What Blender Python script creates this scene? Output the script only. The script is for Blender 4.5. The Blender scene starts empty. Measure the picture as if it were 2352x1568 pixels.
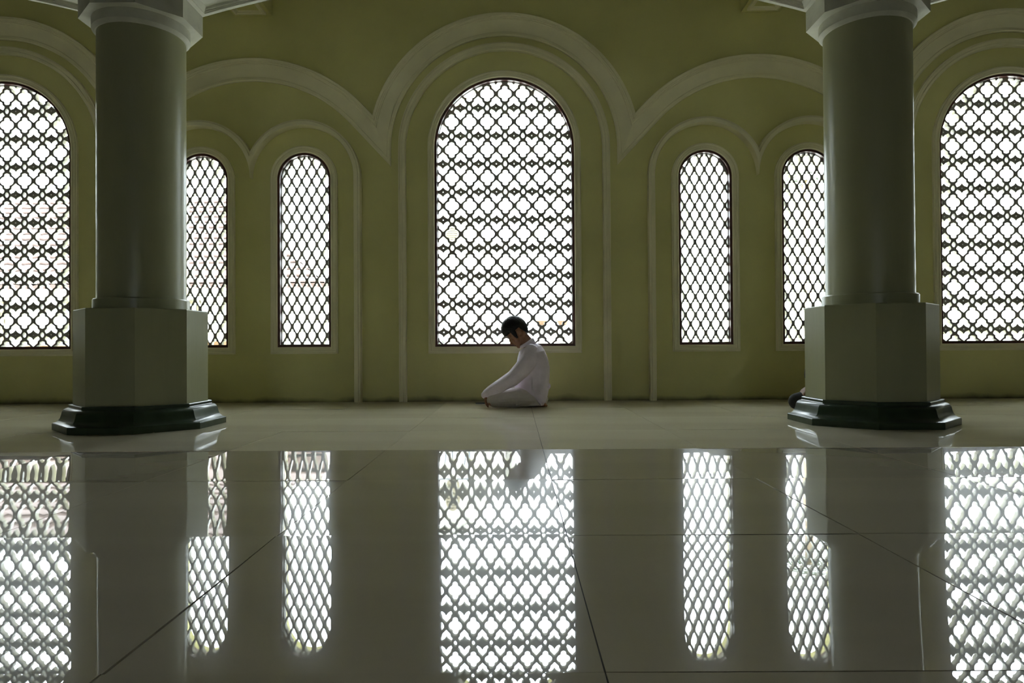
import bpy, bmesh, math, random
from math import sin, cos, pi, radians as rad, sqrt
from mathutils import Vector, Matrix, noise
from mathutils.geometry import interpolate_bezier

random.seed(7)
SC = bpy.context.scene
COL = SC.collection

# ------------------------------------------------------------------ camera
CAM_H, CAM_D = 0.516, 6.7246          # camera height, distance to the window wall (wall plane is y = 0)
FPX = 1578.0                          # focal length in pixels of the 2352 px wide frame
YAW, PITCH, ROLL = -0.0039063, 0.0098722, -0.0062528
_f = Vector((sin(YAW)*cos(PITCH), cos(YAW)*cos(PITCH), sin(PITCH)))
_r0 = Vector((cos(YAW), -sin(YAW), 0)); _u0 = _r0.cross(_f)
_r = _r0*cos(ROLL) + _u0*sin(ROLL); _u = _u0*cos(ROLL) - _r0*sin(ROLL)
CAM = Vector((0, -CAM_D, CAM_H))
cam = bpy.data.cameras.new('camera'); cam.sensor_width = 36; cam.lens = FPX/2352*36
cam.clip_start = 0.05; cam.clip_end = 500
co = bpy.data.objects.new('camera', cam); COL.objects.link(co)
m = Matrix.Identity(4)
for i in range(3):
    m[i][0], m[i][1], m[i][2], m[i][3] = _r[i], _u[i], -_f[i], CAM[i]
co.matrix_world = m
SC.camera = co

def at(px, py, Y):
    """world point where the ray through a photo pixel meets the plane y = Y"""
    d = _f + _r*((px-1176)/FPX) - _u*((py-784)/FPX)
    return CAM + d*((Y+CAM_D)/d.y)

# ------------------------------------------------------------------ light
SKY, SUN, EXPO = 17, 5.0, 1.05
w = bpy.data.worlds.new('world'); SC.world = w; w.use_nodes = True
bg = w.node_tree.nodes['Background']
bg.inputs[0].default_value = (0.83, 0.94, 1.0, 1)
# bright overcast sky: the zenith three times as luminous as the horizon
wn_ = w.node_tree; g_ = wn_.nodes.new('ShaderNodeTexCoord'); x_ = wn_.nodes.new('ShaderNodeSeparateXYZ')
wn_.links.new(g_.outputs['Generated'], x_.inputs[0])
r_ = wn_.nodes.new('ShaderNodeMapRange'); r_.inputs[3].default_value = SKY/3; r_.inputs[4].default_value = SKY
wn_.links.new(x_.outputs[2], r_.inputs[0]); wn_.links.new(r_.outputs[0], bg.inputs[1])
sl = bpy.data.lights.new('sun', 'SUN'); sl.energy = SUN; sl.angle = rad(0.6); sl.color = (1, .95, .86)
so = bpy.data.objects.new('sun', sl); COL.objects.link(so); so.location = (3, -30, 40)
so.rotation_euler = Vector((0.25, 0.8, -1.0)).to_track_quat('-Z', 'Y').to_euler()
SC.view_settings.view_transform = 'Standard'; SC.view_settings.look = 'None'
SC.view_settings.gamma = 1; SC.view_settings.use_curve_mapping = False
SC.view_settings.exposure = EXPO
cy = SC.cycles
cy.use_denoising = True; cy.max_bounces = 8; cy.diffuse_bounces = 5; cy.glossy_bounces = 4; cy.adaptive_threshold = .02
cy.sample_clamp_indirect = 20; cy.caustics_reflective = True; cy.blur_glossy = 0.3

# ------------------------------------------------------------------ materials
def mat(name, col, rough=.6, var=.06, scale=6, bump=0.0, bscale=40, coat=0, coat_rough=.03, spec=.5, stretch=(1, 1, 1), col2=None, ior=1.5, metallic=0):
    M = bpy.data.materials.new(name); M.use_nodes = True
    nt = M.node_tree; b = nt.nodes['Principled BSDF']
    b.inputs['Roughness'].default_value = rough; b.inputs['IOR'].default_value = ior
    b.inputs['Specular IOR Level'].default_value = spec; b.inputs['Metallic'].default_value = metallic
    b.inputs['Coat Weight'].default_value = coat; b.inputs['Coat Roughness'].default_value = coat_rough
    tc = nt.nodes.new('ShaderNodeTexCoord'); mp = nt.nodes.new('ShaderNodeMapping')
    mp.inputs['Scale'].default_value = stretch
    nt.links.new(tc.outputs['Object'], mp.inputs[0])
    n = nt.nodes.new('ShaderNodeTexNoise'); n.inputs['Scale'].default_value = scale; n.inputs['Detail'].default_value = 5
    nt.links.new(mp.outputs[0], n.inputs[0])
    mx = nt.nodes.new('ShaderNodeMix'); mx.data_type = 'RGBA'
    c2 = col2 or tuple(c*(1-2*var) for c in col)
    c1 = col if col2 else tuple(min(1, c*(1+var)) for c in col)
    mx.inputs[6].default_value = (*c1, 1); mx.inputs[7].default_value = (*c2, 1)
    cr = nt.nodes.new('ShaderNodeMapRange'); cr.inputs[1].default_value = .3; cr.inputs[2].default_value = .7
    nt.links.new(n.outputs[0], cr.inputs[0]); nt.links.new(cr.outputs[0], mx.inputs[0])
    nt.links.new(mx.outputs[2], b.inputs['Base Color'])
    if bump:
        n2 = nt.nodes.new('ShaderNodeTexNoise'); n2.inputs['Scale'].default_value = bscale; n2.inputs['Detail'].default_value = 4
        nt.links.new(mp.outputs[0], n2.inputs[0])
        bp = nt.nodes.new('ShaderNodeBump'); bp.inputs['Strength'].default_value = bump; bp.inputs['Distance'].default_value = .01
        nt.links.new(n2.outputs[0], bp.inputs['Height']); nt.links.new(bp.outputs[0], b.inputs['Normal'])
    return M

def add_low_dark_band(M, z0, z1, dark, amount):
    """darkens the base colour in a ragged band low on a wall"""
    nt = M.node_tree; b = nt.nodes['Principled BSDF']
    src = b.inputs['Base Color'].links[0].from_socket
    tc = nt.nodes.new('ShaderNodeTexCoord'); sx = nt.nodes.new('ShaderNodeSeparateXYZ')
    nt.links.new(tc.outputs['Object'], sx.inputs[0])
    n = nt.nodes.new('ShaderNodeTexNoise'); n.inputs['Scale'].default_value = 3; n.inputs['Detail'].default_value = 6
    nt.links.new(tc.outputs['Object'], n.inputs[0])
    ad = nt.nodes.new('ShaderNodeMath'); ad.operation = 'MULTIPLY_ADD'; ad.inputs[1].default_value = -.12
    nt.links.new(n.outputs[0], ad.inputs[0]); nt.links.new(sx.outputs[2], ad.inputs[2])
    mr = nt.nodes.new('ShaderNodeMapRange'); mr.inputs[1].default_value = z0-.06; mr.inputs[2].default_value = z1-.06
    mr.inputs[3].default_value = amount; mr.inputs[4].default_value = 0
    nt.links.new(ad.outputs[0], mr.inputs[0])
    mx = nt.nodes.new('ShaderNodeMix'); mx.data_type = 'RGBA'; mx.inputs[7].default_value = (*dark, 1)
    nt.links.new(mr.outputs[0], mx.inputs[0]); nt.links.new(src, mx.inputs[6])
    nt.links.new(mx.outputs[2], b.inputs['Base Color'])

M_WALL = mat('wall_paint', (.64, .61, .265), .62, .05, 1.6, .10, 60)
add_low_dark_band(M_WALL, 0.0, .05, (.10, .085, .05), .85)  # base colour goes darker in a ragged band along the wall foot
M_MOULD = mat('moulding_paint', (.79, .74, .51), .55, .05, 3, .08, 50)
M_COLUMN = mat('column_paint', (.43, .44, .27), .30, .06, 4, .10, 25, stretch=(1, 1, .15))
M_CAP = mat('capital_paint', (.66, .66, .55), .6, .06, 8, .25, 30)
M_PLINTH = mat('green_plinth_enamel', (.045, .075, .042), .34, .15, 9, .10, 14, coat=.12, coat_rough=.10)
M_FRAME = mat('dark_red_frame_paint', (.075, .018, .012), .45, .15, 14)
M_LATTICE = mat('lattice_paint', (.36, .355, .31), .6, .06, 9, .1, 60)
M_TILE = mat('polished_floor_tile', (.46, .41, .30), .15, .035, 1.2, 0, coat=1.0, coat_rough=.01, stretch=(.4, 2.5, 1), spec=.008)
M_TILE2 = mat('window_lit_floor_tile', (.68, .62, .45), .30, .035, 1.2, 0, coat=.8, coat_rough=.014, stretch=(.4, 2.5, 1), spec=.0)   # rows along the wall: window light painted in as a paler tile colour
M_GROUT = mat('dark_grout', (.05, .045, .035), .8)
M_CEIL = mat('darkened_ceiling_paint', (.15, .13, .09), .6, .04, 2)  # unseen ceiling, colour darkened to cut light bounced onto the upper wall
M_SKIN = mat('skin', (.36, .18, .105), .5, .08, 20)
M_HAIR = mat('black_hair', (.008, .008, .010), .42, .3, 60, .25, 120, spec=.3, stretch=(1, 1, 3))
M_SHIRT = mat('lavender_white_shirt', (.90, .80, .93), .8, .04, 12, .3, 25)
M_TROUSER = mat('pale_grey_trousers', (.76, .69, .66), .85, .05, 12, .3, 30)
M_BLACK = mat('black_cloth', (.012, .012, .016), .85)
M_PHONE = mat('black_glass', (.01, .01, .012), .2)
M_EYE = mat('dark_eye', (.02, .012, .01), .3)
M_LIP = mat('lip', (.24, .09, .07), .5)

# ------------------------------------------------------------------ helpers
def obj(name, me, M, parent=None):
    o = bpy.data.objects.new(name, me); COL.objects.link(o)
    if M and not me.materials: me.materials.append(M)
    if parent: o.parent = parent
    return o

def mesh(name, v, f, smooth=False):
    me = bpy.data.meshes.new(name); me.from_pydata([tuple(p) for p in v], [], f); me.update()
    if smooth: me.polygons.foreach_set('use_smooth', [True]*len(me.polygons))
    return me

def mk(name, v, f, M, parent=None, smooth=False):
    return obj(name, mesh(name, v, f, smooth), M, parent)

def empty(name, loc=(0, 0, 0)):
    o = bpy.data.objects.new(name, None); COL.objects.link(o); o.location = loc; o.empty_display_size = .1
    return o

def tag(o, label=None, cat=None, group=None, kind=None):
    for k, v in (('label', label), ('category', cat), ('group', group), ('kind', kind)):
        if v: o[k] = v
    return o

def autosmooth(me, ang=35):
    me.polygons.foreach_set('use_smooth', [True]*len(me.polygons))
    me.set_sharp_from_angle(angle=rad(ang))

def box(x0, x1, y0, y1, z0, z1):
    v = [(x, y, z) for z in (z0, z1) for y in (y0, y1) for x in (x0, x1)]
    return v, [(0, 2, 3, 1), (4, 5, 7, 6), (0, 1, 5, 4), (2, 6, 7, 3), (0, 4, 6, 2), (1, 3, 7, 5)]

def lathe(profile, n=64, ngon=None):
    """(r, z) profile turned about z; ngon = 8 gives an octagon with r = apothem"""
    v, f = [], []
    k = ngon or n
    for r, z in profile:
        for i in range(k):
            a = 2*pi*(i+.5)/k
            R = r/cos(pi/k) if ngon else r
            v.append((R*cos(a), R*sin(a), z))
    for j in range(len(profile)-1):
        for i in range(k):
            a, b = j*k+i, j*k+(i+1) % k
            f.append((a, b, b+k, a+k))
    f.append(tuple(range(k-1, -1, -1))); f.append(tuple((len(profile)-1)*k+i for i in range(k)))
    return v, f

def sweep(name, paths, vs, M, parent, closed=False, ang=30):
    """paths: one polyline (x, z) per profile point, vs: how far that point stands proud of the wall"""
    n = len(paths[0]); v, f = [], []
    for p, h in zip(paths, vs):
        v += [(x, -h, z) for x, z in p]
    for j in range(len(paths)-1):
        for i in range(n if closed else n-1):
            a, b = j*n+i, j*n+(i+1) % n
            f.append((a, b, b+n, a+n))
    me = mesh(name, v, f)
    bm = bmesh.new(); bm.from_mesh(me); bmesh.ops.recalc_face_normals(bm, faces=bm.faces)
    # make the open strip face the room
    s = sum(fc.normal.y*fc.calc_area() for fc in bm.faces)
    if s > 0: bmesh.ops.reverse_faces(bm, faces=bm.faces)
    bm.to_mesh(me); bm.free()
    autosmooth(me, ang)
    return obj(name, me, M, parent)

def plate(name, outline, holes, thick):
    """flat plate in the x/z plane with holes, front face at y = 0, back at y = thick"""
    cu = bpy.data.curves.new(name, 'CURVE'); cu.dimensions = '2D'; cu.fill_mode = 'BOTH'; cu.extrude = thick/2
    for poly in [outline]+holes:
        sp = cu.splines.new('POLY'); sp.points.add(len(poly)-1); sp.use_cyclic_u = True
        for i, (x, z) in enumerate(poly): sp.points[i].co = (x, z, 0, 1)
    o = bpy.data.objects.new(name, cu); COL.objects.link(o)
    dg = bpy.context.evaluated_depsgraph_get(); dg.update()
    me = bpy.data.meshes.new_from_object(o.evaluated_get(dg))
    bpy.data.objects.remove(o); bpy.data.curves.remove(cu)
    for vv in me.vertices:
        x, y, z = vv.co; vv.co = (x, thick/2-z, y)
    me.polygons.foreach_set('use_smooth', [False]*len(me.polygons))
    me.materials.clear(); me.name = name; me.update()
    return me

def clip(poly, conv):
    """Sutherland-Hodgman against a convex counter-clockwise outline"""
    out = poly
    for i in range(len(conv)):
        ax, az = conv[i]; bx, bz = conv[(i+1) % len(conv)]
        ex, ez = bx-ax, bz-az
        side = lambda p: ex*(p[1]-az)-ez*(p[0]-ax)
        res = []
        for j in range(len(out)):
            p, q = out[j], out[(j+1) % len(out)]
            sp, sq = side(p), side(q)
            if sp >= 0: res.append(p)
            if (sp >= 0) != (sq >= 0):
                t = sp/(sp-sq); res.append((p[0]+t*(q[0]-p[0]), p[1]+t*(q[1]-p[1])))
        out = res
        if len(out) < 3: return []
    return out

def area(p):
    return .5*sum(p[i][0]*p[(i+1) % len(p)][1]-p[(i+1) % len(p)][0]*p[i][1] for i in range(len(p)))

def arch_loop(hw, zb, zc, u, n=40):
    """closed window outline grown by u: square foot, round head; counter-clockwise"""
    w_ = hw+u
    pts = [(-w_, zb-u), (w_, zb-u), (w_, zc)]
    pts += [(w_*cos(pi*i/n), zc+w_*sin(pi*i/n)) for i in range(1, n)]
    pts.append((-w_, zc))
    return pts

# ------------------------------------------------------------------ wall layout
X0, PER = -0.0923, 4.9386
BIG = dict(hw=.684, zb=.536, zc=2.49)
SML = dict(hw=.262, zb=.541, zc=2.185)
HALF = PER/2
SOFF = .504                          # small windows left and right of the pair's middle
big_x = [X0+k*PER for k in (-1, 0, 1)]
pair_x = [X0+(k+.5)*PER for k in (-2, -1, 0, 1)]
small_x = [p+s*SOFF for p in pair_x for s in (-1, 1)]
WX0, WX1, WZ = X0-2*PER+.0, X0+2*PER, 4.35
WALL_T = .26

# far wall with its window openings
holes = [[(x+cx, z) for x, z in arch_loop(B['hw'], B['zb'], B['zc'], 0)] for B, xs in ((BIG, big_x), (SML, small_x)) for cx in xs]
wm = plate('wall_far', [(WX0, -.05), (WX1, -.05), (WX1, WZ), (WX0, WZ)], holes, WALL_T)
wall = tag(obj('wall_far', wm, M_WALL), 'olive cream plaster wall pierced by arched lattice windows', kind='structure')

# ---- lattice meshes
def sym(half):                        # right half listed from top to bottom -> closed polygon
    return half+[(-x, z) for x, z in reversed(half) if abs(x) > 1e-9]

def smooth_poly(p, it=1, keep=75):
    """round blunt corners, keep sharp ones"""
    for _ in range(it):
        q = []
        for i in range(len(p)):
            a, b, c = Vector(p[i-1]), Vector(p[i]), Vector(p[(i+1) % len(p)])
            ang = math.degrees((b-a).angle(c-b, 0))
            if ang > keep: q.append(tuple(b))
            else: q += [tuple(b*.75+a*.25), tuple(b*.75+c*.25)]
        p = q
    return p

def lattice(name, B, cells, yoff):
    conv = arch_loop(B['hw'], B['zb'], B['zc'], -.026)
    hs = []
    for h in cells:
        if area(h) < 0: h = h[::-1]
        a0 = area(h)
        c = clip(h, conv)
        if len(c) < 3 or area(c) < min(2.2e-4, a0*.5): continue
        # drop duplicate neighbours
        c = [p for i, p in enumerate(c) if (Vector(p)-Vector(c[i-1])).length > 4e-4]
        if len(c) > 2: hs.append(c)
    return plate(name, arch_loop(B['hw'], B['zb'], B['zc'], -.008), hs, .05)

K = .1761/360
PX_, PZ_ = .1761, .2773
quat = [(0, 158), (26, 150), (50, 138), (54, 118), (54, 94), (62, 85), (88, 79), (112, 62), (130, 36), (138, 0)]
quat = quat+[(x, -z) for x, z in quat[:-1]][::-1]
quat = smooth_poly(sym(quat))
chev = smooth_poly(sym([(0, -45), (60, -98), (85, -115), (88, -160), (105, -172), (130, -192), (122, -225), (100, -258), (50, -238), (22, -212), (0, -183)]))
eye = [(38*sin(t)*(1-.12*abs(cos(t))), 54*cos(t)) for t in [2*pi*i/16 for i in range(16)]]
dot = [(17*sin(t), 17*cos(t)) for t in [2*pi*i/10 for i in range(10)]]
cells = []
for i in range(-5, 6):
    for j in range(-1, 11):
        cx, cz = .010+i*PX_, BIG['zb']+.022+.258+j*PZ_
        S = lambda p, ox=0, oz=0, sg=1: [(cx+ox+x*K, cz+oz+sg*z*K) for x, z in p]
        cells.append(S(quat))
        cells.append(S(chev, PX_/2)); cells.append(S(chev, PX_/2, 0, -1))
        cells.append(S(eye, 0, PZ_/2)); cells.append(S(dot, PX_/2, PZ_/2))
LAT_BIG = lattice('lattice', BIG, cells, 0)

KS = .0986/145
prof = [(274, 0), (279, 11), (290, 18), (305, 18), (312, 19), (317, 31), (326, 40), (341, 47), (358, 50.5), (375, 51), (395, 46), (410, 37), (425, 28), (440, 22.5), (453, 17), (461, 8), (464, 0)]
vase = sym([(hw, 272-z) for z, hw in prof])
cells = []
for i in range(-5, 6):
    for j in range(-1, 13):
        for s in (0, 1):
            cx = .010+(i-.5*s)*.0986; zt = SML['zb']+.022+.068+(j+.5*s)*.1795
            cells.append([(cx+x*KS, zt+z*KS) for x, z in vase])
LAT_SML = lattice('lattice', SML, cells, 0)

# ---- casings and frames (window parts), swept along the window outline
CAS = [(0, -.06), (0, .018), (.006, .026), (.018, .026), (.021, .019), (.036, .022), (.039, .030), (.054, .034), (.057, .026), (.066, .022), (.068, 0)]
FRM = [(0, .004), (-.022, .004), (-.022, -.13), (0, -.13)]
def win_meshes(B, nm):
    tmp = []
    for part, pr in (('casing', CAS), ('frame', FRM)):
        o = sweep(part, [arch_loop(B['hw'], B['zb'], B['zc'], u) for u, _ in pr], [h for _, h in pr], M_MOULD if part == 'casing' else M_FRAME, None, True)
        tmp.append(o.data); bpy.data.objects.remove(o)
    return tmp
CB, FB = win_meshes(BIG, 'big'); CS, FS = win_meshes(SML, 'small')

wn = 0
def window(cx, big, label):
    global wn
    wn += 1
    r = tag(empty('window_%d' % wn, (cx, 0, 0)), label, kind='structure')
    obj('casing', CB if big else CS, M_MOULD, r)
    obj('window_frame', FB if big else FS, M_FRAME, r)
    l = obj('lattice', LAT_BIG if big else LAT_SML, M_LATTICE, r); l.location.y = .045
    return r
window(big_x[1], True, 'tall arched lattice window behind the kneeling man')
window(big_x[0], True, 'tall arched lattice window cut by the left edge of the picture')
window(big_x[2], True, 'tall arched lattice window cut by the right edge of the picture')
window(small_x[2], False, 'narrow arched lattice window half hidden by the left column')
window(small_x[3], False, 'narrow arched lattice window between the left column and the tall middle window')
window(small_x[4], False, 'narrow arched lattice window between the tall middle window and the right column')
window(small_x[5], False, 'narrow arched lattice window half hidden by the right column')
for x in small_x[:2]+small_x[6:]:
    window(x, False, 'narrow arched lattice window beyond the picture edge')['group'] = 'narrow windows out of view'

# ---- wall mouldings
def arc(cx, cz, R, a0, a1, n):
    return [(cx+R*sin(a0+(a1-a0)*i/n), cz+R*cos(a0+(a1-a0)*i/n)) for i in range(n+1)]
# tall moulding round each big window, legs down to the floor
PM2 = [(.962, 0), (.962, .042), (.970, .052), (.990, .052), (.996, .040), (1.018, .044), (1.024, .052), (1.034, .050), (1.036, 0)]
for cx in big_x:
    paths = [[(cx-R, 0)]+arc(cx, 2.47, R, -pi/2, pi/2, 64)+[(cx+R, 0)] for R, _ in PM2]
    sweep('niche_moulding', paths, [h for _, h in PM2], M_MOULD, wall)
# twin arch moulding round each pair of small windows
PM3 = [(.5035, 0), (.5035, .085), (.508, .096), (.542, .098), (.549, .086), (.563, .080), (.565, 0)]
for px in pair_x:
    paths = []
    for R, _ in PM3:
        c = math.acos(max(-1, min(1, SOFF/R))) if R > SOFF else 0
        a = pi/2-c                               # angle from vertical where the two arcs meet
        p = [(px-SOFF-R, 0)]+arc(px-SOFF, 2.19, R, -pi/2, a, 48)
        paths.append(p+[(2*px-x, z) for x, z in reversed(p)])
    sweep('twin_arch_moulding', paths, [h for _, h in PM3], M_MOULD, wall)
# broad scalloped arch band
PB = [(0, 0), (0, .022), (.012, .030), (.034, .026), (.040, .016), (.10, .024), (.150, .040), (.155, .050), (.165, .050), (.169, .057), (.180, .057), (.184, .064), (.207, .066), (.212, .060), (.214, 0)]
CC, CZ, CR = 0, 2.470, 1.110
SX, SZ, SR, TH = HALF, 1.845, 1.308, rad(47)
def side_dist(x, z):
    dx, dz = SX-x, z-SZ                          # left flank of the arch to the right of the centre
    if math.atan2(dx, dz) <= TH: return math.hypot(dx, dz)
    return dx*sin(TH)+dz*cos(TH)
def cpt(R, s):
    return (R*sin(s), CZ+R*cos(s)) if s <= pi/2 else (R, CZ-(s-pi/2)*R)
cent_p, side_p = [], []
for u, _ in PB:
    R, r = CR+u, SR+u
    lo, hi = .2, 2.2
    for _i in range(60):
        md = .5*(lo+hi)
        if side_dist(*cpt(R, md)) > r: lo = md
        else: hi = md
    se = lo; n = 48
    ch = [cpt(R, se*i/n) for i in range(n+1)]
    cent_p.append([(-x, z) for x, z in reversed(ch[1:])]+ch)
    ex, ez = ch[-1]
    a = math.atan2(SX-ex, ez-SZ)
    if a <= TH: sh = [(-r*sin(a*i/n), SZ+r*cos(a*i/n)) for i in range(n+1)]
    else:
        sh = [(-r*sin(TH*i/(n-6)), SZ+r*cos(TH*i/(n-6))) for i in range(n-5)]
        q = sh[-1]; e = (ex-SX, ez)
        sh += [(q[0]+(e[0]-q[0])*k/6, q[1]+(e[1]-q[1])*k/6) for k in range(1, 7)]
    side_p.append(list(reversed(sh))+[(-x, z) for x, z in sh[1:]])
hs = [h for _, h in PB]
for cx in big_x: sweep('arch_band', [[(x+cx, z) for x, z in p] for p in cent_p], hs, M_MOULD, wall)
for cx in pair_x: sweep('arch_band', [[(x+cx, z) for x, z in p] for p in side_p], hs, M_MOULD, wall)

# ------------------------------------------------------------------ rest of the hall
YB = -20.0
def slab(name, b, M, label):
    v, f = box(*b); return tag(mk(name, v, f, M), label, kind='structure')
M_WALL2 = mat('darkened_wall_paint', (.30, .28, .15), .62, .05, 1.6)  # unseen walls, colour darkened to keep bounced light off the column fronts
slab('wall_left', (WX0-.2, WX0, YB, WALL_T, -.05, WZ), M_WALL2, 'darkened olive side wall out of view on the left')
slab('wall_right', (WX1, WX1+.2, YB, WALL_T, -.05, WZ), M_WALL2, 'darkened olive side wall out of view on the right')
fill_opening = [[(x+X0, z) for x, z in arch_loop(.42, .0, 1.7, 0)]]  # unseen opening added to brighten the man and the window wall
rw = plate('wall_rear', [(WX0, -.05), (WX1, -.05), (WX1, WZ), (WX0, WZ)], fill_opening, .2)
tag(obj('wall_rear', rw, M_WALL2), 'darkened olive rear wall with an opening added behind the camera for fill light', kind='structure').location.y = YB-.2
slab('ceiling', (WX0-.2, WX1+.2, YB-.2, WALL_T, WZ, WZ+.25), M_CEIL, 'darkened ceiling above the hall')

# floor: dark bed and separate polished tiles, each a little dished and tilted
T = .8; JX, JY = .1402, -.8296
floor = slab('floor', (WX0, WX1, YB, .0, -.12, -.006), M_GROUT, 'polished beige tile floor mirroring the windows')
def tile_mesh(ky, kx, cub, n=12, sx=T, sy=T, wob=0):
    g = .0014; v, f = [], []
    for j in range(n+1):
        for i in range(n+1):
            x = -sx/2+g+(sx-2*g)*i/n; y = -sy/2+g+(sy-2*g)*j/n
            z = ky*y*y/2+kx*x*x/2+cub*(y**3*2-y*.32*.5)+wob*sin(x*9+1)*sin(y*11)
            z -= .0
            v.append((x, y, z))
    for j in range(n):
        for i in range(n):
            a = j*(n+1)+i; f.append((a, a+1, a+n+2, a+n+1))
    nv = len(v)
    ring = [i for i in range(n+1)]+[(j+1)*(n+1)-1 for j in range(1, n+1)]+[n*(n+1)+i for i in range(n-1, -1, -1)]+[j*(n+1) for j in range(n-1, 0, -1)]
    v += [(v[i][0], v[i][1], -.010) for i in ring]
    L = len(ring)
    for k in range(L): f.append((ring[(k+1) % L], ring[k], nv+k, nv+(k+1) % L))
    me = mesh('tile', v, f)
    me.polygons.foreach_set('use_smooth', [i < n*n for i in range(len(f))])
    me.set_sharp_from_angle(angle=rad(40))
    me.materials.append(M_TILE)
    return me
random.seed(11)
VAR = [tile_mesh(random.uniform(.012, .030), random.uniform(-.003, .010), random.uniform(-.01, .01), wob=random.uniform(0, .00004)) for _ in range(14)]
SPEC = {(-1, 5): (tile_mesh(.030, .002, 0), .0057), (-1, 4): (tile_mesh(.024, .002, .004), .0015), (-1, 3): (tile_mesh(.022, .002, 0), .002)}   # (column, row): (mesh, tilt about x)
tiles = []
rows_n = int((0-YB)/T)+1; c0 = int((WX0-JX)/T)-1; c1 = int((WX1-JX)/T)+1
for r in range(-1, rows_n+1):
    for c in range(c0, c1+1):
        xa, xb = max(WX0, JX+c*T), min(WX1, JX+(c+1)*T)
        yb, ya = min(-.0005, JY-r*T), max(YB, JY-(r+1)*T)
        if xb-xa < .02 or yb-ya < .02: continue
        tiles.append(((xa+xb)/2, (ya+yb)/2, xb-xa, yb-ya, c, r))
vis = lambda t: abs(t[0])*1.0+abs(t[1]+3)*1.0+(0 if t[1] > -6.6 else 3)
tiles.sort(key=vis)
random.seed(23)
rest_v, rest_f = [], []; LIT_TILES = {}
for k, (x, y, sx, sy, c, r) in enumerate(tiles):
    if k < 290:
        full = abs(sx-T) < 1e-3 and abs(sy-T) < 1e-3
        me = random.choice(VAR) if full else tile_mesh(0, 0, 0, 2, sx, sy)
        tx, ty = random.gauss(0, .0011), random.gauss(0, .0008)
        if (c, r) in SPEC: me, tx = SPEC[(c, r)]
        if y > JY-3*T:                   # rows next to the wall get the paler, window-lit tile colour
            if me.name not in LIT_TILES:
                LIT_TILES[me.name] = me.copy(); LIT_TILES[me.name].materials[0] = M_TILE2
            me = LIT_TILES[me.name]
        o = obj('tile', me, None, floor); o.location = (x, y, random.uniform(-.0004, .0002)); o.rotation_euler = (tx, ty, 0)
    else:
        v, f = box(x-sx/2+.0014, x+sx/2-.0014, y-sy/2+.0014, y+sy/2-.0014, -.008, 0)
        b = len(rest_v); rest_v += v; rest_f += [tuple(i+b for i in q) for q in f]
if rest_v: tag(mk('tile_field', rest_v, rest_f, M_TILE, floor), kind='stuff')

M_CARPET = mat('light_soak_carpet', (.035, .07, .045), .95, .15, 30, .4, 200)  # unseen carpet, added behind the camera to absorb bounced light
v, f = box(WX0+.3, WX1-.3, YB+.3, -7.63, .003, .012)
tag(mk('added_dark_carpet', v, f, M_CARPET), 'unseen dark green carpet added behind the camera to soak up light', 'carpet')

# ------------------------------------------------------------------ columns and beams
COLX, CY = (-2.553, 2.427), -2.022
def column(cx, label):
    r = tag(empty('column', (cx, CY, 0)), label, 'column')
    def part(name, pr, M, ng=None, ang=30):
        v, f = lathe(pr, 96, ng); o = mk(name, v, f, M, r); autosmooth(o.data, ang); return o
    part('plinth', [(.488, 0), (.488, .040), (.484, .045), (.468, .050), (.455, .060), (.446, .075), (.440, .095), (.436, .115), (.428, .130), (.416, .139), (.404, .142), (.402, .144), (.402, .160), (.398, .164), (.370, .164)], M_PLINTH, 8, 28)
    part('pedestal', [(.379, .150), (.379, .782), (.376, .788), (.20, .788)], M_COLUMN, 8, 25)
    part('collar', [(.297, .780), (.297, .855), (.291, .863), (.25, .863)], M_COLUMN)
    part('shaft', [(.2745, .850), (.2745, 2.70)], M_COLUMN)
    part('capital_ring', [(.270, 2.650), (.283, 2.650), (.302, 2.672), (.302, 2.75)], M_CAP)
    part('capital_block', [(.300, 2.737), (.352, 2.737), (.352, WZ)], M_CAP, 8, 25)
    return r
column(COLX[0], 'cream column on an octagonal pedestal with dark green plinth, left of the kneeling man')
column(COLX[1], 'cream column on an octagonal pedestal with dark green plinth, right of the kneeling man')

# segmental arches springing sideways from the capitals, panelled underneath
A_BL = .352
def soffit(x, xa, xb, z0=2.879, slope=.28):
    h = (xb-xa)/2; t = abs((x-(xa+xb)/2))/h; rise = slope*h/2
    return z0+rise*(1-t*t)
def arch_beam(xa, xb, n, name, label):
    hw = A_BL*math.tan(pi/8)*1.0
    # cross-section of the underside: offsets across the width and depth of the sunk panel
    sec = [(-hw, .0), (-hw+.030, 0), (-hw+.032, .008), (-hw+.040, .008), (-hw+.042, .016), (-hw+.052, .016), (-hw+.054, .026), (-hw+.062, .03)]
    sec = sec+[(-a, d) for a, d in reversed(sec)]
    xs = [xa+(xb-xa)*i/n for i in range(n+1)]
    v, f = [], []
    def ring(x, flat):
        z = soffit(x, xa, xb)
        return [(x, CY+a, z+(0 if flat else d)) for a, d in sec]+[(x, CY+hw, WZ), (x, CY-hw, WZ)]
    stations = [(xa, True), (xa+.030, True)]
    for d, off in ((.25, .032), (.5, .042), (1, .056)): stations.append((xa+off, d))
    for x in xs[1:-1]: stations.append((x, 1.0))
    for d, off in ((1, .056), (.5, .042), (.25, .032)): stations.append((xb-off, d))
    stations += [(xb-.030, True), (xb, True)]
    stations.sort(key=lambda s: s[0])
    for x, d in stations:
        dd = 0 if d is True else d*.03
        z = soffit(x, xa, xb)
        v += [(x, CY+a, z+min(e, dd)) for a, e in sec]+[(x, CY+hw, WZ), (x, CY-hw, WZ)]
    L = len(sec)+2
    for i in range(len(stations)-1):
        for k in range(L):
            a, b = i*L+k, i*L+(k+1) % L
            f.append((a, b, b+L, a+L))
    return tag(mk(name, v, f, M_CAP), label, kind='structure')
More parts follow.
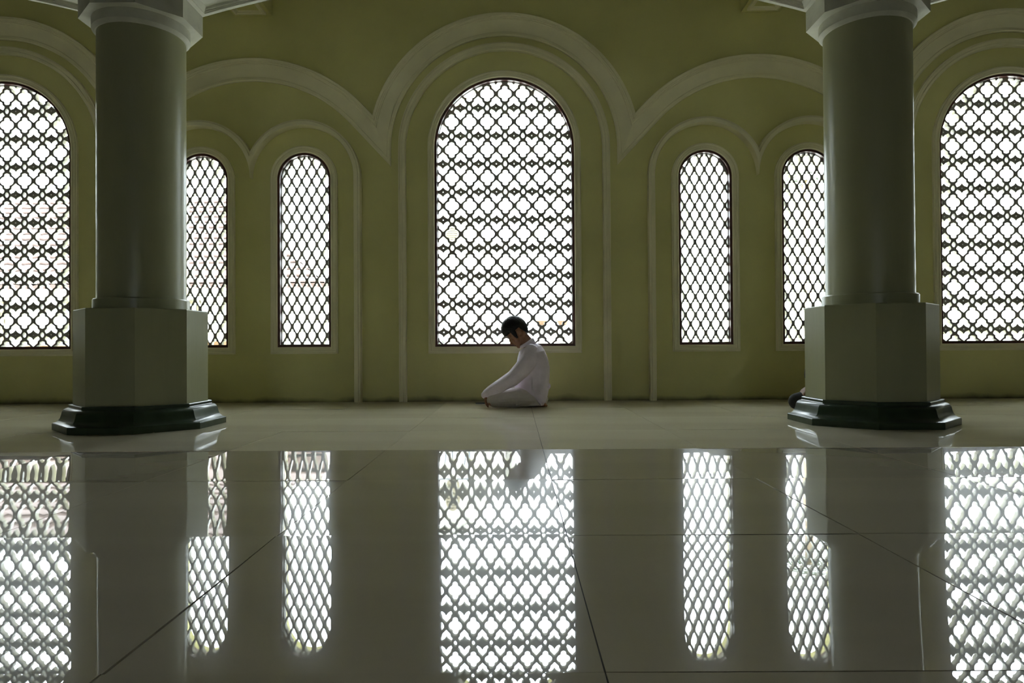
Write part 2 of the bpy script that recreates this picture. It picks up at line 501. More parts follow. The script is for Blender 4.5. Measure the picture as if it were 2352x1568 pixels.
arch_beam(COLX[0]+A_BL-.004, COLX[1]-A_BL+.004, 40, 'trim_1', 'panelled arch springing between the two columns at the top')
arch_beam(COLX[0]-(COLX[1]-COLX[0])+A_BL, COLX[0]-A_BL+.004, 30, 'trim_2', 'panelled arch springing off the left column towards the left')
arch_beam(COLX[1]+A_BL-.004, COLX[1]+(COLX[1]-COLX[0])-A_BL, 30, 'trim_3', 'panelled arch springing off the right column towards the right')

# short ceiling beams from the columns to the wall with a framed panel underneath
def cross_beam(cx, name, label):
    v, f = box(cx-.185, cx+.185, CY+.1, -.001, 3.80, WZ)
    o = tag(mk(name, v, f, M_WALL), label, kind='structure')
    def frame(a, d, y0, y1, z):
        vv, ff = [], []
        for off, dz in ((0, 0), (.0, -d), (.022, -d-.004), (.026, -d*.5), (.045, -d*.5), (.05, 0)):
            vv += [(cx-a+off, y0+off, z+dz), (cx+a-off, y0+off, z+dz), (cx+a-off, y1-off, z+dz), (cx-a+off, y1-off, z+dz)]
        for j in range(5):
            for i in range(4):
                p, q = j*4+i, j*4+(i+1) % 4; ff.append((p, q, q+4, p+4))
        return mk('panel_moulding', vv, ff, M_MOULD, o)
    frame(.150, .02, CY+.25, -.07, 3.80)
cross_beam(COLX[0], 'trim_4', 'short ceiling beam from the left column to the window wall')
cross_beam(COLX[1], 'trim_5', 'short ceiling beam from the right column to the window wall')

# ------------------------------------------------------------------ people
def ell(c, r, R=None, n=20):
    c = Vector(c); v, f = [], []
    m_ = n//2
    for j in range(m_+1):
        t = pi*j/m_
        for i in range(n):
            p = 2*pi*i/n
            q = Vector((r[0]*sin(t)*cos(p), r[1]*sin(t)*sin(p), r[2]*cos(t)))
            if R: q = R @ q
            v.append(c+q)
    for j in range(m_):
        for i in range(n):
            a, b = j*n+i, j*n+(i+1) % n
            f.append((a, a+n, b+n, b))
    return v, f

def cap(p0, r0, p1, r1, n=16):
    p0, p1 = Vector(p0), Vector(p1); d = p1-p0; L = max(d.length, 1e-6); d.normalize()
    a = d.orthogonal().normalized(); b = d.cross(a)
    prof = [(r0*cos(t), -r0*sin(t)) for t in (pi/2*.98, pi/3, pi/6)]+[(r0, 0), (r1, L)]+[(r1*cos(t), L+r1*sin(t)) for t in (pi/6, pi/3, pi/2*.98)]
    v, f = [], []
    for r, h in prof:
        for i in range(n):
            t = 2*pi*i/n; v.append(p0+d*h+(a*cos(t)+b*sin(t))*r)
    for j in range(len(prof)-1):
        for i in range(n):
            k, l = j*n+i, j*n+(i+1) % n
            f.append((k, l, l+n, k+n))
    f.append(tuple(range(n-1, -1, -1))); f.append(tuple((len(prof)-1)*n+i for i in range(n)))
    return v, f

def chain(pts, rs):
    return [cap(pts[i], rs[i], pts[i+1], rs[i+1]) for i in range(len(pts)-1)]

def loft(rings):
    n = len(rings[0]); v, f = [], []
    for r in rings: v += r
    for j in range(len(rings)-1):
        for i in range(n):
            a, b = j*n+i, j*n+(i+1) % n
            f.append((a, b, b+n, a+n))
    f.append(tuple(range(n-1, -1, -1))); f.append(tuple((len(rings)-1)*n+i for i in range(n)))
    return v, f

def ring_h(cx, cy_, cz, rx, ry, e=2.3, n=32, tilt=0):
    """horizontal superellipse ring, tilted about y by tilt"""
    out = []
    for i in range(n):
        t = 2*pi*i/n
        x = rx*abs(cos(t))**(2/e)*(1 if cos(t) >= 0 else -1); y = ry*abs(sin(t))**(2/e)*(1 if sin(t) >= 0 else -1)
        out.append(Vector((cx+x*cos(tilt), cy_+y, cz+x*sin(tilt))))
    return out

def blob(name, parts, voxel, M, parent, smooth=6, fac=.5, post=None):
    """fuse overlapping closed shapes into one continuous skin"""
    v, f = [], []
    for pv, pf in parts:
        b = len(v); v += pv; f += [tuple(i+b for i in q) for q in pf]
    me = mesh(name, v, f)
    bm = bmesh.new(); bm.from_mesh(me); bmesh.ops.recalc_face_normals(bm, faces=bm.faces); bm.to_mesh(me); bm.free()
    o = bpy.data.objects.new(name, me); COL.objects.link(o)
    rm = o.modifiers.new('r', 'REMESH'); rm.mode = 'VOXEL'; rm.voxel_size = voxel; rm.use_smooth_shade = True
    if smooth:
        sm = o.modifiers.new('s', 'SMOOTH'); sm.iterations = smooth; sm.factor = fac
    dg = bpy.context.evaluated_depsgraph_get(); dg.update()
    out = bpy.data.meshes.new_from_object(o.evaluated_get(dg))
    bpy.data.objects.remove(o); out.name = name; out.materials.clear()
    if post: post(out)
    return obj(name, out, M, parent)

def hand(wrist, knuckle, tips_dir, side, curl, size=1.0):
    """palm and five bent fingers; side = vector across the palm towards the thumb"""
    w_, k = Vector(wrist), Vector(knuckle); ax = (k-w_).normalized(); s = Vector(side); s = (s-ax*s.dot(ax)).normalized()
    nrm = Vector(tips_dir); nrm = (nrm-ax*nrm.dot(ax)-s*nrm.dot(s)).normalized()
    P = []
    for o in (-.026, -.009, .009, .026):
        P.append(cap(w_+s*o*.6*size, .017*size, k+s*o*size, .0125*size))
    lens = (.060, .074, .080, .072)
    for o, L in zip((-.031, -.011, .010, .031), lens):
        p, d, r = k+s*o*size, ax.copy(), .0095*size
        for j, fr in enumerate((.46, .30, .24)):
            d = (Matrix.Rotation(curl[j], 3, ax.cross(nrm)) @ d)
            q = p+d*L*fr*size*1.25; P.append(cap(p, r, q, r*.9)); p, r = q, r*.9
    p = w_+s*.022*size+ax*.015*size; d = (ax*.75+s*.65+nrm*.15).normalized()
    for L, r in ((.040, .0125), (.030, .0105), (.024, .009)):
        q = p+d*L*size; P.append(cap(p, r*size, q, r*.9*size)); p = q; d = (d*.9+ax*.35+nrm*.12).normalized()
    return P

def hair_mesh(HM, parent, seed=3):
    """cropped hair: a skull-shaped shell that lifts off the scalp above the hairline and sinks below it elsewhere"""
    n1, n2 = 120, 72; v, f = [], []
    c = Vector((.005, 0, .045))
    def line(fx, sy):
        if fx > .055: return .050
        if fx > .028: return .050-.075*min(1, (.055-fx)/.012)      # sideburn in front of the ear
        if fx > -.03: return .040 if fx < .012 else -.020+.05*max(0, (.028-fx)/.016)
        return .030-.115*min(1, (-.03-fx)/.045)
    for j in range(n2+1):
        t = pi*j/n2
        for i in range(n1):
            p = 2*pi*i/n1
            d = Vector((sin(t)*cos(p), sin(t)*sin(p), cos(t)))
            s = Vector((d.x*.098, d.y*.079, d.z*.102))
            q = c+s
            h = q.z-line(q.x, q.y)
            k = max(0, min(1, (h+.010)/.018)); k = k*k*(3-2*k)
            th = .014+.012*max(0, d.z)+.008*max(0, d.x)*max(0, min(1, (q.z-.05)/.05))
            wv = noise.noise(Vector((d.x*9, d.y*14, d.z*7+seed)))*.0035+noise.noise(Vector((d.x*20, d.y*60, d.z*12)))*.003
            rr = -.022*(1-k)+(th+wv)*k
            v.append(HM @ (q+d*rr))
    for j in range(n2):
        for i in range(n1):
            a, b = j*n1+i, j*n1+(i+1) % n1
            f.append((a, a+n1, b+n1, b))
    # fringe and crown tufts
    random.seed(seed)
    def tuft(p, q, r):
        nonlocal v, f
        cv, cf = cap(HM @ Vector(p), r, HM @ Vector(q), r*.35, 8)
        b = len(v); v += cv; f += [tuple(i+b for i in g) for g in cf]
    for k in range(40):
        y = random.uniform(-.062, .062); a = random.uniform(0, 1)
        x0 = .073-.012*(abs(y)/.06)**2+random.uniform(-.01, .006)
        p = (x0, y, .105+random.uniform(-.012, .02)); q = (x0+.020+random.uniform(-.008, .008), y*1.02+random.uniform(-.012, .012), .062+random.uniform(-.022, .03))
        tuft(p, q, random.uniform(.007, .011))
    for k in range(60):
        th = random.uniform(0, 2*pi); ph = random.uniform(.05, 1.15)
        d = Vector((sin(ph)*cos(th), sin(ph)*sin(th), cos(ph)))
        p = c+Vector((d.x*.106, d.y*.087, d.z*.118)); tdir = Vector((.055, random.uniform(-.012, .012), -.004+random.uniform(-.010, .010)))
        tdir -= d*tdir.dot(d)*.85; q = p+tdir-d*.002
        tuft(p-d*.003, q, random.uniform(.005, .0075))
    o = mk('hair', v, f, M_HAIR, parent, True)
    return o

def head_parts(HM):
    """head in its own frame: +x to the face, +z to the crown, origin between the ears"""
    Q = HM.to_3x3()
    E = lambda c, r, a=0: ell(HM @ Vector(c), r, Q @ Matrix.Rotation(a, 3, 'Y'))
    Cp = lambda a, ra, b, rb: cap(HM @ Vector(a), ra, HM @ Vector(b), rb, 14)
    P = [E((.002, 0, .045), (.098, .079, .100)), E((.045, 0, -.005), (.050, .066, .075)), E((.048, 0, -.055), (.042, .052, .052)),
         E((.072, 0, -.090), (.022, .026, .020)), E((.060, 0, -.040), (.042, .050, .050)),
         E((.078, 0, .030), (.022, .058, .026)),                         # brow
         Cp((.094, 0, .008), .009, (.112, 0, -.030), .011), E((.104, .013, -.036), (.011, .009, .008)), E((.104, -.013, -.036), (.011, .009, .008)), E((.114, 0, -.031), (.011, .011, .009)),
         E((.088, .0, -.058), (.014, .024, .008)), E((.085, 0, -.070), (.013, .022, .008))]
    for s in (-1, 1):
        P += [E((.080, s*.034, -.018), (.020, .024, .020)),               # cheek
              E((.083, s*.032, .006), (.012, .017, .010)),                # closed lid
              Cp((-.030, s*.048, -.030), .018, (.060, s*.034, -.085), .013)]   # jaw line
        # ear: rim, lobe
        for k in range(9):
            a0, a1 = -1.9+k*.46, -1.9+(k+1)*.46
            pt = lambda a: (-.006-.019*cos(a)*.8, s*(.086+.010*(1-cos(a+.5))*.5), .002+.031*sin(a))
            P.append(Cp(pt(a0), .0055, pt(a1), .0055))
        P.append(E((-.004, s*.078, -.004), (.014, .007, .024)))
        P.append(E((.002, s*.078, -.028), (.008, .006, .009)))
    return P

# ---- the kneeling man (faces left, -x); his middle plane is y = YM
YM = -.585
def W(px, py, dy=0): return at(px, py, YM+dy)
man = tag(empty('person', (W(1190, 934).x, YM, 0)), 'man in pale lavender shirt kneeling on the floor with bowed head', 'person')
inv = Matrix.Translation(-man.location)
def place(o):                          # parts are made in world space; keep them there under the empty
    o.matrix_parent_inverse = inv; return o
ear = W(1192, 765)
hd = Vector((-.78, 0, -.625)).normalized(); hu = Vector((-.625, 0, .78)).normalized()
HM = Matrix.Identity(4); side_v = hu.cross(hd)
for i in range(3): HM[i][0], HM[i][1], HM[i][2], HM[i][3] = hd[i], side_v[i], hu[i], ear[i]

def sleeve_pts(s):
    sh, el, wr = W(1213, 829), W(1179, 867), W(1124, 899.5)
    o = [.172, .222, .152]
    return [Vector((p.x, YM+s*d, p.z)) for p, d in zip((sh, el, wr), o)]
body = head_parts(HM)
nb = W(1222, 800); hbk = HM @ Vector((-.02, 0, -.045))
body += chain([W(1224, 812), W(1214, 790), HM @ Vector((.004, 0, -.035))], [.066, .056, .060])
body += [loft([ring_h(W(1232, 925).x, YM, .05, .10, .15), ring_h(W(1230, 900).x, YM, .14, .11, .145), ring_h(W(1226, 860).x, YM, W(0, 860).z, .10, .14), ring_h(W(1222, 825).x, YM, W(0, 825).z, .095, .16), ring_h(W(1218, 806).x, YM, W(0, 806).z, .06, .11)])]
for s in (-1, 1):
    a = sleeve_pts(s)
    body += chain(a, [.050, .038, .026])
    kn = W(1117.5, 910); kn = Vector((kn.x, YM+s*.142, kn.z))
    body += hand(a[2]+Vector((-.004, 0, -.006)), kn, (.6, 0, -1), (0, -s, 0), (.5, .35, .3), .92)
    hip, knee, ank, toe = Vector((W(1226, 912).x, YM+s*.10, .085)), Vector((W(1133, 918).x, YM+s*.155, .062)), Vector((W(1222, 925).x, YM+s*.085, .045)), Vector((W(1249, 934).x, YM+s*.13, .022))
    body += chain([hip, knee], [.070, .050])+chain([knee, ank, toe], [.045, .030, .018])
    for t in range(5):
        p = toe+Vector((-.005+.003*t, s*(-.028+.014*t), 0)); body.append(cap(p, .011, p+Vector((.024-.003*t, 0, -.006)), .0085))
bod = place(blob('body', body, .0042, M_SKIN, man, 3))
place(hair_mesh(HM, man))
for s in (-1, 1):
    lv, lf = [], []
    for k in range(2):                 # lashes of the lowered lids, eyebrow
        pts = [HM @ Vector((.097-.020*(abs(t))**2-.004*k, s*(.032+.017*t), (-.002 if k == 0 else .027)-.004*abs(t))) for t in (-1, -.4, .2, .8)]
        for i in range(3):
            cv, cf = cap(pts[i], .0026 if k == 0 else .0042, pts[i+1], .0022 if k == 0 else .003, 8); b = len(lv); lv += cv; lf += [tuple(x+b for x in g) for g in cf]
    mk('eyebrow', lv, lf, M_HAIR, bod, True)
lv, lf = ell(HM @ Vector((.0965, 0, -.064)), (.008, .022, .0075), HM.to_3x3()); mk('lips', lv, lf, M_LIP, bod, True)

# shirt: torso slices traced from the back and the front of the figure (photo row, front, back, half width)
T_ = [((1197, 801), (1231, 788), .075), ((1192, 809), (1243, 793), .130), ((1189, 820), (1251, 804), .185), ((1186, 836), (1258, 821), .192), ((1184, 853), (1262.5, 842), .180), ((1183, 870), (1262.5, 862), .166), ((1181.5, 884), (1261.5, 879), .168), ((1182, 893), (1261, 891), .178), ((1196, 902), (1259, 902), .192), ((1214, 911), (1257, 911), .190), ((1226, 919), (1255, 919), .184), ((1236, 928), (1251, 928), .165)]
rings = []
for fr_, bk_, hw in T_:
    a, b = W(*fr_), W(*bk_); d = (b-a)/2
    rings.append(ring_h((a.x+b.x)/2, YM, (a.z+b.z)/2, d.length, hw, 2.4, tilt=math.atan2(d.z, d.x)))
shirt = [loft(rings)]
random.seed(5)
for s in (-1, 1):
    a = sleeve_pts(s)
    sh0 = Vector((W(1219, 812).x, YM+s*.115, W(0, 812).z))
    shirt += chain([sh0, a[0], (a[0]+a[1])*.5+Vector((.004, 0, -.004)), a[1], (a[1]+a[2])*.5, a[2], a[2]+Vector((-.022, 0, -.012))], [.060, .074, .072, .063, .053, .044, .037])
    # cloth folds: armhole seam, elbow creases, side drape
    d1 = (a[2]-a[1]).normalized()
    for k in range(7):
        q = a[1]+(a[2]-a[1])*(k*.15)+Vector((.01, 0, 0)); up = Vector((d1.z, 0, -d1.x))
        up = up if up.z > 0 else -up
        r_ = .058-.012*k*.15
        shirt.append(cap(q+up*r_*.75+Vector((0, s*r_*.55, 0)), .006, q-up*r_*.3+Vector((.02, s*r_*.93, 0)), .003, 8))
    x1, x2, x3 = W(1219, 862), W(1219, 896), W(1242, 927)
    sd = [Vector((x1.x, YM+s*.164, x1.z)), Vector((x2.x, YM+s*.180, x2.z)), Vector((x3.x, YM+s*.176, x3.z))]
    shirt += chain(sd, [.006, .008, .006])
    for (xa, ya, xb, yb) in ((1228, 847, 1240, 841), (1232, 880, 1250, 905)):
        pa, pb = W(xa, ya), W(xb, yb); shirt.append(cap(Vector((pa.x, YM+s*.150, pa.z)), .008, Vector((pb.x, YM+s*.136, pb.z)), .006, 8))
    cf_ = a[2]+Vector((-.020, 0, -.010)); shirt.append(cap(cf_, .0365, cf_+d1*.016, .0345))
pb = W(1262.5, 886); shirt.append(ell((pb.x-.012, YM-.02, pb.z), (.020, .09, .028)))     # hem bunched at the small of the back
pb = W(1254, 800)
sho = place(blob('shirt', shirt, .0048, M_SHIRT, man, 4))
# collar: standing band, higher behind the neck
cv_, cf_ = [], []
N = 40
for i in range(N):
    t = 2*pi*i/N
    front = W(1196.5, 799.5); back = W(1229.5, 789)
    c = (front+back)/2; ex = (back-front)/2
    base = c+ex*cos(t)*1.06+Vector((0, sin(t)*.082, 0))
    lift = Vector((-.010, 0, .014)) if False else Vector((-.022*(1+cos(t))/2-.004, 0, .020+.030*(1+cos(t))/2))
    o_ = Vector((cos(t), sin(t), 0))*.006
    cv_ += [base+o_, base+lift+o_, base+lift-o_, base-o_]
for i in range(N):
    for k in range(4):
        a, b = i*4+k, ((i+1) % N)*4+k
        cf_.append((a, b, ((i+1) % N)*4+(k+1) % 4, i*4+(k+1) % 4))
mk('collar', cv_, cf_, M_SHIRT, sho, True)
# trousers
tr = []
for s in (-1, 1):
    hip, mid, knee = Vector((W(1226, 910).x, YM+s*.098, .092)), Vector((W(1180, 914).x, YM+s*.130, .090)), Vector((W(1135, 917).x, YM+s*.150, .070))
    tr += chain([hip, mid, knee], [.086, .080, .062])
    shin = [Vector((W(1138, 924).x, YM+s*.150, .052)), Vector((W(1180, 926).x, YM+s*.118, .058)), Vector((W(1232, 926).x, YM+s*.09, .052))]
    tr += chain(shin, [.050, .056, .048])
    for k in range(4):                  # creases behind the knee
        p = W(1127+k*4, 909+k*2); q = W(1130+k*5, 925)
        tr.append(cap(Vector((p.x, YM+s*(.192+.004*k), p.z)), .007, Vector((q.x, YM+s*(.190+.003*k), q.z+.006)), .005, 8))
    p, q = W(1185, 927), W(1217, 914); tr.append(cap(Vector((p.x, YM+s*.186, p.z)), .006, Vector((q.x, YM+s*.172, q.z)), .007, 8))
tr += [loft([ring_h(W(1226, 920).x, YM, .012, .115, .165), ring_h(W(1226, 920).x, YM, .06, .130, .165), ring_h(W(1228, 900).x, YM, .13, .105, .145), ring_h(W(1228, 890).x, YM, .19, .09, .145)])]
def flat_bottom(me):
    for q in me.vertices:
        if q.co.z < .004: q.co.z = .004
place(blob('trousers', tr, .005, M_TROUSER, man, 7, post=flat_bottom))

# phone lying on the tiles in front of his knees
pc = at(1106, 926.5, -.30)
pv, pf = box(-.075, .075, -.037, .037, 0, .009)
ph = tag(mk('mobile_phone', pv, pf, M_PHONE), 'black mobile phone lying on the floor before the kneeling man', 'phone')
bv = ph.modifiers.new('b', 'BEVEL'); bv.width = .003; bv.segments = 2
ph.location = (pc.x+.02, -.30, .001); ph.rotation_euler.z = .06
sv, sf = box(-.070, .070, -.033, .033, .0086, .0094)
mk('screen', sv, sf, M_EYE, ph)

# ---- second person, sitting cross-legged behind the right column
P2 = Vector((2.66, -1.02, 0))
sit = tag(empty('person', P2), 'person in black sitting behind the right column, only a knee and hand showing', 'person')
inv = Matrix.Translation(-P2)
HM2 = Matrix.Identity(4)
fd = Vector((0, -.94, -.34)).normalized(); ud = Vector((0, -.34, .94)).normalized(); sd_ = ud.cross(fd)
hp = P2+Vector((0, -.03, .70))
for i in range(3): HM2[i][0], HM2[i][1], HM2[i][2], HM2[i][3] = fd[i], sd_[i], ud[i], hp[i]
b2 = head_parts(HM2)+chain([P2+Vector((0, .02, .55)), HM2 @ Vector((0, 0, -.04))], [.058, .058])
b2 += [loft([ring_h(P2.x, P2.y, z, rx, ry) for z, rx, ry in ((.04, .15, .10), (.20, .13, .09), (.38, .15, .09), (.52, .16, .08), (.57, .09, .06))])]
c2, t2 = [], []
c2 += [loft([ring_h(P2.x, P2.y, z, rx, ry) for z, rx, ry in ((.08, .175, .13), (.22, .155, .115), (.38, .175, .115), (.50, .19, .10), (.56, .13, .08), (.585, .07, .065))])]
for s in (-1, 1):
    sh, el, wr = P2+Vector((s*.16, .02, .50)), P2+Vector((s*.19, .04, .27)), P2+Vector((s*.235, -.09, .205))
    kn = P2+Vector((s*.315, -.12, .160))
    b2 += chain([sh, el, wr], [.048, .038, .027])+hand(wr, kn, (0, 0, -1), (0, 0, 0.2) if False else (-s*.3, .9, .2), (.35, .3, .3), .95)
    c2 += chain([sh, (sh+el)/2, el], [.068, .060, .054])
    hip, knee, ank = P2+Vector((s*.10, .0, .09)), P2+Vector((s*.375, -.12, .072)), P2+Vector((-s*.02, -.24-(.07 if s > 0 else 0), .06))
    b2 += chain([hip, knee, ank], [.075, .052, .034])+chain([ank, ank+Vector((-s*.12, -.02, -.022))], [.032, .024])
    t2 += chain([hip, knee], [.098, .068])+chain([knee, ank+(knee-ank)*.12], [.062, .050])
t2 += [loft([ring_h(P2.x, P2.y, z, rx, ry) for z, rx, ry in ((.006, .14, .12), (.05, .17, .14), (.15, .15, .12), (.20, .12, .10))])]
def place2(o): o.matrix_parent_inverse = inv; return o
place2(blob('body', b2, .0065, M_SKIN, sit, 3)); place2(blob('shirt', c2, .008, M_BLACK, sit, 4)); place2(blob('trousers', t2, .008, M_BLACK, sit, 4, post=flat_bottom))
place2(hair_mesh(HM2, sit, 8))

# ------------------------------------------------------------------ outside
M_PAVE = mat('pale_paving', (.50, .48, .44), .8, .08, 1.5)
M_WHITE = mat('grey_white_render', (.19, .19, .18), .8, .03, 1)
M_ROOF = mat('terracotta_roof', (.046, .028, .022), .85, .12, 2.5)
M_WHITE2 = mat('white_render', (.42, .42, .40), .8, .03, 1)
M_TERRA = mat('terracotta_bowl', (.11, .058, .03), .7, .1, 5)
M_LOUVRE = mat('cream_louvre', (.10, .085, .05), .7)
M_LEAF = mat('green_leaf', (.03, .06, .012), .5, .25, 4)
M_BARK = mat('bark', (.20, .15, .10), .9, .15, 8)
M_IRON = mat('blue_grey_ironwork', (.055, .065, .085), .5)
M_PANE = mat('dim_window_pane', (.10, .12, .13), .15)
GZ = -.15
v, f = box(-60, 60, -60, 90, GZ-.3, GZ)
tag(mk('courtyard', v, f, M_PAVE), 'pale paved courtyard outside the windows', kind='structure')

house = tag(empty('house', (-9.5, 9, GZ)), 'white house with a terracotta tiled roof outside the left windows', 'house')
def rel(o, root):
    o.matrix_parent_inverse = Matrix.Translation(-root.location); return o
v, f = box(-17, -4.75, 9.0, 15.5, GZ, 1.87)
rel(mk('wall', v, f, M_WHITE, house), house)
ye, ze, yr, zr, NC = 8.45, 1.95, 12.5, 4.75, 15
for k in range(NC):
    t0, t1 = k/NC, (k+1.12)/NC
    v, f = [], []
    xl, n = -17.4, 96
    for row, t in enumerate((t0, t1)):
        xr = -4.2-3.9*t
        for i in range(n+1):
            x = xl+(xr-xl)*i/n
            wv = .028*abs(sin(x*pi/.26))
            y, z = ye+(yr-ye)*t, ze+(zr-ze)*t+(.055 if row == 0 else .0)+wv
            v += [(x, y, z), (x, y, z-.035)]
    L = (n+1)*2
    for i in range(n):
        a = i*2
        f += [(a, a+2, L+a+2, L+a), (a+1, a, a+2, a+3)[::-1], (a+1, L+a+1, L+a+3, a+3)]
    rel(mk('roof_course', v, f, M_ROOF, house), house)
v = [(-4.2, ye, ze+.06), (-8.1, yr, zr), (-4.2, yr+4.05, ze), (-17.4, yr, zr), (-17.4, yr+4.05, ze), (-4.2, ye, ze-.06), (-4.2, yr+4.05, ze-.06), (-17.4, ye, ze-.06), (-17.4, yr+4.05, ze-.06), (-17.4, ye, ze+.06)]
f = [(0, 2, 1), (1, 2, 4, 3), (0, 5, 6, 2), (2, 6, 8, 4), (9, 7, 5, 0), (9, 3, 4, 8, 7)]
rel(mk('roof_back', v, f, M_ROOF, house), house)
v, f = box(-17.4, -4.2, 8.46, yr+4.0, ze-.075, ze-.058); rel(mk('eave_soffit', v, f, M_WHITE2, house), house)
for k, x in enumerate((-14.6, -12.2, -9.9, -7.7, -5.8)):
    v, f = box(x-.5, x+.5, 8.94, 9.02, .55, 1.65); fr = rel(mk('window_frame', v, f, M_LOUVRE, house), house)
    for s in (-1, 1):
        v, f = box(x+s*.235-.2, x+s*.235+.2, 8.925, 8.945, .63, 1.57); p = mk('pane', v, f, M_PANE, fr); p.matrix_parent_inverse = Matrix.Translation(-house.location) if False else Matrix.Identity(4)
        p.matrix_parent_inverse = fr.matrix_parent_inverse.inverted() @ Matrix.Translation(-house.location) if False else Matrix.Identity(4)

gab = tag(empty('gable_house', (-1.9, 12, GZ)), 'white gabled house with a round louvre outside the middle window', 'house')
v = [(-3.6, 12, GZ), (-.3, 12, GZ), (-.3, 12, 3.1), (-1.95, 12, 4.7), (-3.6, 12, 3.1), (-3.6, 17, GZ), (-.3, 17, GZ), (-.3, 17, 3.1), (-1.95, 17, 4.7), (-3.6, 17, 3.1)]
f = [(0, 1, 2, 3, 4), (9, 8, 7, 6, 5), (0, 5, 6, 1), (1, 6, 7, 2), (5, 0, 4, 9)]
rel(mk('wall', v, f, M_WHITE2, gab), gab)
for s in (-1, 1):
    a, b = Vector((-1.95, 11.75, 4.78)), Vector((-1.95+s*1.95, 11.75, 2.89))
    v = [a, b, b+Vector((0, 5.5, 0)), a+Vector((0, 5.5, 0))]; v = v+[p-Vector((0, 0, .09)) for p in v]
    rel(mk('roof_slope', v, [(0, 1, 2, 3), (7, 6, 5, 4), (0, 4, 5, 1), (1, 5, 6, 2), (2, 6, 7, 3), (3, 7, 4, 0)], M_WHITE2, gab), gab)
lc = at(1037, 537, 11.97)
ringv, ringf = [], []
for i in range(32):
    t = 2*pi*i/32
    for r, y in ((.16, .0), (.16, -.05), (.20, -.05), (.20, 0)): ringv.append((lc.x+r*cos(t), 12+y, lc.z+r*sin(t)))
for i in range(32):
    for k in range(3):
        a, b = i*4+k, ((i+1) % 32)*4+k; ringf.append((a, b, b+1, a+1))
vent = rel(mk('louvre_ring', ringv, ringf, M_LOUVRE, gab), gab)
for k in range(6):
    z = -.125+k*.05; hw = sqrt(.16**2-z*z)
    v, f = box(lc.x-hw, lc.x+hw, 11.955, 11.985, lc.z+z-.016, lc.z+z+.016); rel(mk('louvre_slat', v, f, M_LOUVRE, gab), gab)

def bowl(px, py, Y, label):
    c = at(px, py, Y)
    r = tag(empty('planter_bowl', (c.x, Y, GZ)), label, 'planter'); h = c.z-GZ
    v, f = lathe([(.05, h-.06), (.06, h-.055), (.088, h+.0), (.092, h+.012), (.082, h+.012), (.05, h-.04)], 28); mk('bowl', v, f, M_TERRA, r, True)
    v, f = lathe([(.10, 0), (.10, .08), (.07, .10), (.055, .2), (.05, h-.12), (.065, h-.06)], 20); o = mk('post', v, f, M_WHITE, r); autosmooth(o.data)
bowl(1243, 738, 4.2, 'terracotta bowl on a white post seen through the middle window, nearer the man')
bowl(1292, 738, 4.2, 'terracotta bowl on a white post seen through the middle window, farther from the man')
def pot(px, Y, hgt, label):
    c = at(px, 780, Y); r = tag(empty('flower_pot', (c.x, Y, GZ)), label, 'pot')
    v, f = lathe([(.16, 0), (.24, hgt-.12), (.27, hgt-.11), (.27, hgt), (.23, hgt), (.2, hgt-.1)], 28); o = mk('pot_body', v, f, M_TERRA, r); autosmooth(o.data)
    v, f = lathe([(.18, 0), (.19, .03), (.17, .035)], 28); mk('saucer', v, f, M_TERRA, r, True)
pot(500, 2.4, .78, 'terracotta pot outside the narrow window beside the left column')
pot(110, 2.6, .74, 'terracotta pot outside the tall window at the left edge')

def leaf_cloud(n, box_, size, seed, up=.6):
    random.seed(seed); v, f = [], []
    for k in range(n):
        p = Vector(tuple(random.uniform(-a, a) for a in box_[:2])+(random.uniform(0, box_[2]),))
        d = Vector((random.gauss(0, 1), random.gauss(0, 1), random.gauss(up, .6))).normalized(); s_ = d.orthogonal().normalized()
        s_ = Matrix.Rotation(random.uniform(0, 6.28), 3, d) @ s_; L = size*random.uniform(.7, 1.3)
        b = len(v); q = d.cross(s_)*L*.12
        v += [p, p+d*L*.45+s_*L*.24+q, p+d*L, p+d*L*.45-s_*L*.24+q]; f += [(b, b+1, b+2), (b, b+2, b+3)]
    return v, f
shrub_labels = ['leafy green shrub at the lower left corner of the middle window', 'leafy green shrub just left of the bowed head, outside', 'leafy green shrub outside between the two other shrubs']
for k, (px, top) in enumerate(((1010, 770), (1128, 774), (1068, 766))):
    c = at(px, top, 1.5); r = tag(empty('shrub', (c.x, 1.5, GZ)), shrub_labels[k], 'shrub', 'shrubs outside the middle window')
    v, f = leaf_cloud(150, (.10, .12, c.z-GZ-.10), .055, 40+k); mk('foliage', v, f, M_LEAF, r)
    v, f = cap((0, 0, 0), .018, (0, 0, c.z-GZ-.1), .008, 8); mk('stem', v, f, M_BARK, r)

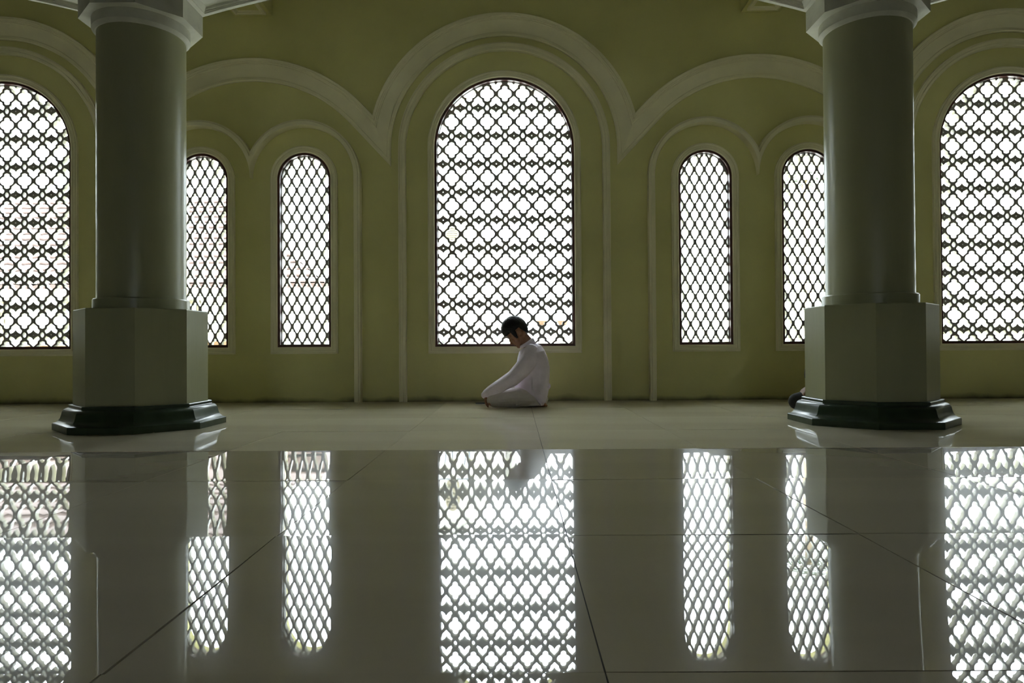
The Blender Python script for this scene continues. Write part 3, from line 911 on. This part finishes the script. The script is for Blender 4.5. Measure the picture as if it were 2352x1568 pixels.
# iron garden gate with scrolls, and a palm
gt = tag(empty('garden_gate', (-1.62, 6.2, GZ)), 'blue-grey scrolled iron gate outside the middle window', 'gate')
def torus(c, R, r, n=24, m_=8, a0=0, a1=2*pi):
    v, f = [], []
    for i in range(n+1):
        t = a0+(a1-a0)*i/n
        for j in range(m_):
            p = 2*pi*j/m_; v.append((c[0]+(R+r*cos(p))*cos(t), c[1]+r*sin(p), c[2]+(R+r*cos(p))*sin(t)))
    for i in range(n):
        for j in range(m_):
            a, b = i*m_+j, i*m_+(j+1) % m_; f.append((a, b, b+m_, a+m_))
    return v, f
for x in (-.75, 0, .75):
    v, f = box(x-.025, x+.025, -.025, .025, 0, 2.1); mk('post', v, f, M_IRON, gt)
for z in (.25, 1.25, 1.95):
    v, f = box(-.75, .75, -.015, .015, z, z+.03); mk('rail', v, f, M_IRON, gt)
for x in (-.56, -.19, .19, .56):
    for z in (1.45, 1.77):
        v, f = torus((x, 0, z), .125, .013); mk('scroll', v, f, M_IRON, gt)
    for dx in (-.09, .09):
        v, f = box(x+dx-.009, x+dx+.009, -.009, .009, .28, 1.25); mk('bar', v, f, M_IRON, gt)

pt = at(1850, 420, 6.5)
palm = tag(empty('palm_tree', (pt.x, 6.5, GZ)), 'slender palm tree outside, hidden behind the right column', 'tree')
v, f = cap((0, 0, 0), .12, (0, 0, pt.z-GZ), .07, 12); mk('trunk', v, f, M_BARK, palm)
random.seed(9)
for k in range(11):
    a = 2*pi*k/11+random.uniform(-.2, .2); v, f = [], []
    L = random.uniform(1.1, 1.5); n = 16
    for i in range(n+1):
        t = i/n; c = Vector((cos(a)*L*t, sin(a)*L*t, pt.z-GZ+.75*t-1.25*t*t)); s_ = Vector((-sin(a), cos(a), 0))
        for sg in (-1, 1):
            ll = .34*sin(pi*min(1, t*1.05+.08))**.7+.02; b = len(v)
            q = c+s_*sg*ll+Vector((cos(a)*.16, sin(a)*.16, -.10))
            v += [c-Vector((cos(a), sin(a), 0))*.022, c+Vector((cos(a), sin(a), 0))*.022, q]; f.append((b, b+1, b+2))
        if i < n: pass
    mk('frond', v, f, M_LEAF, palm)
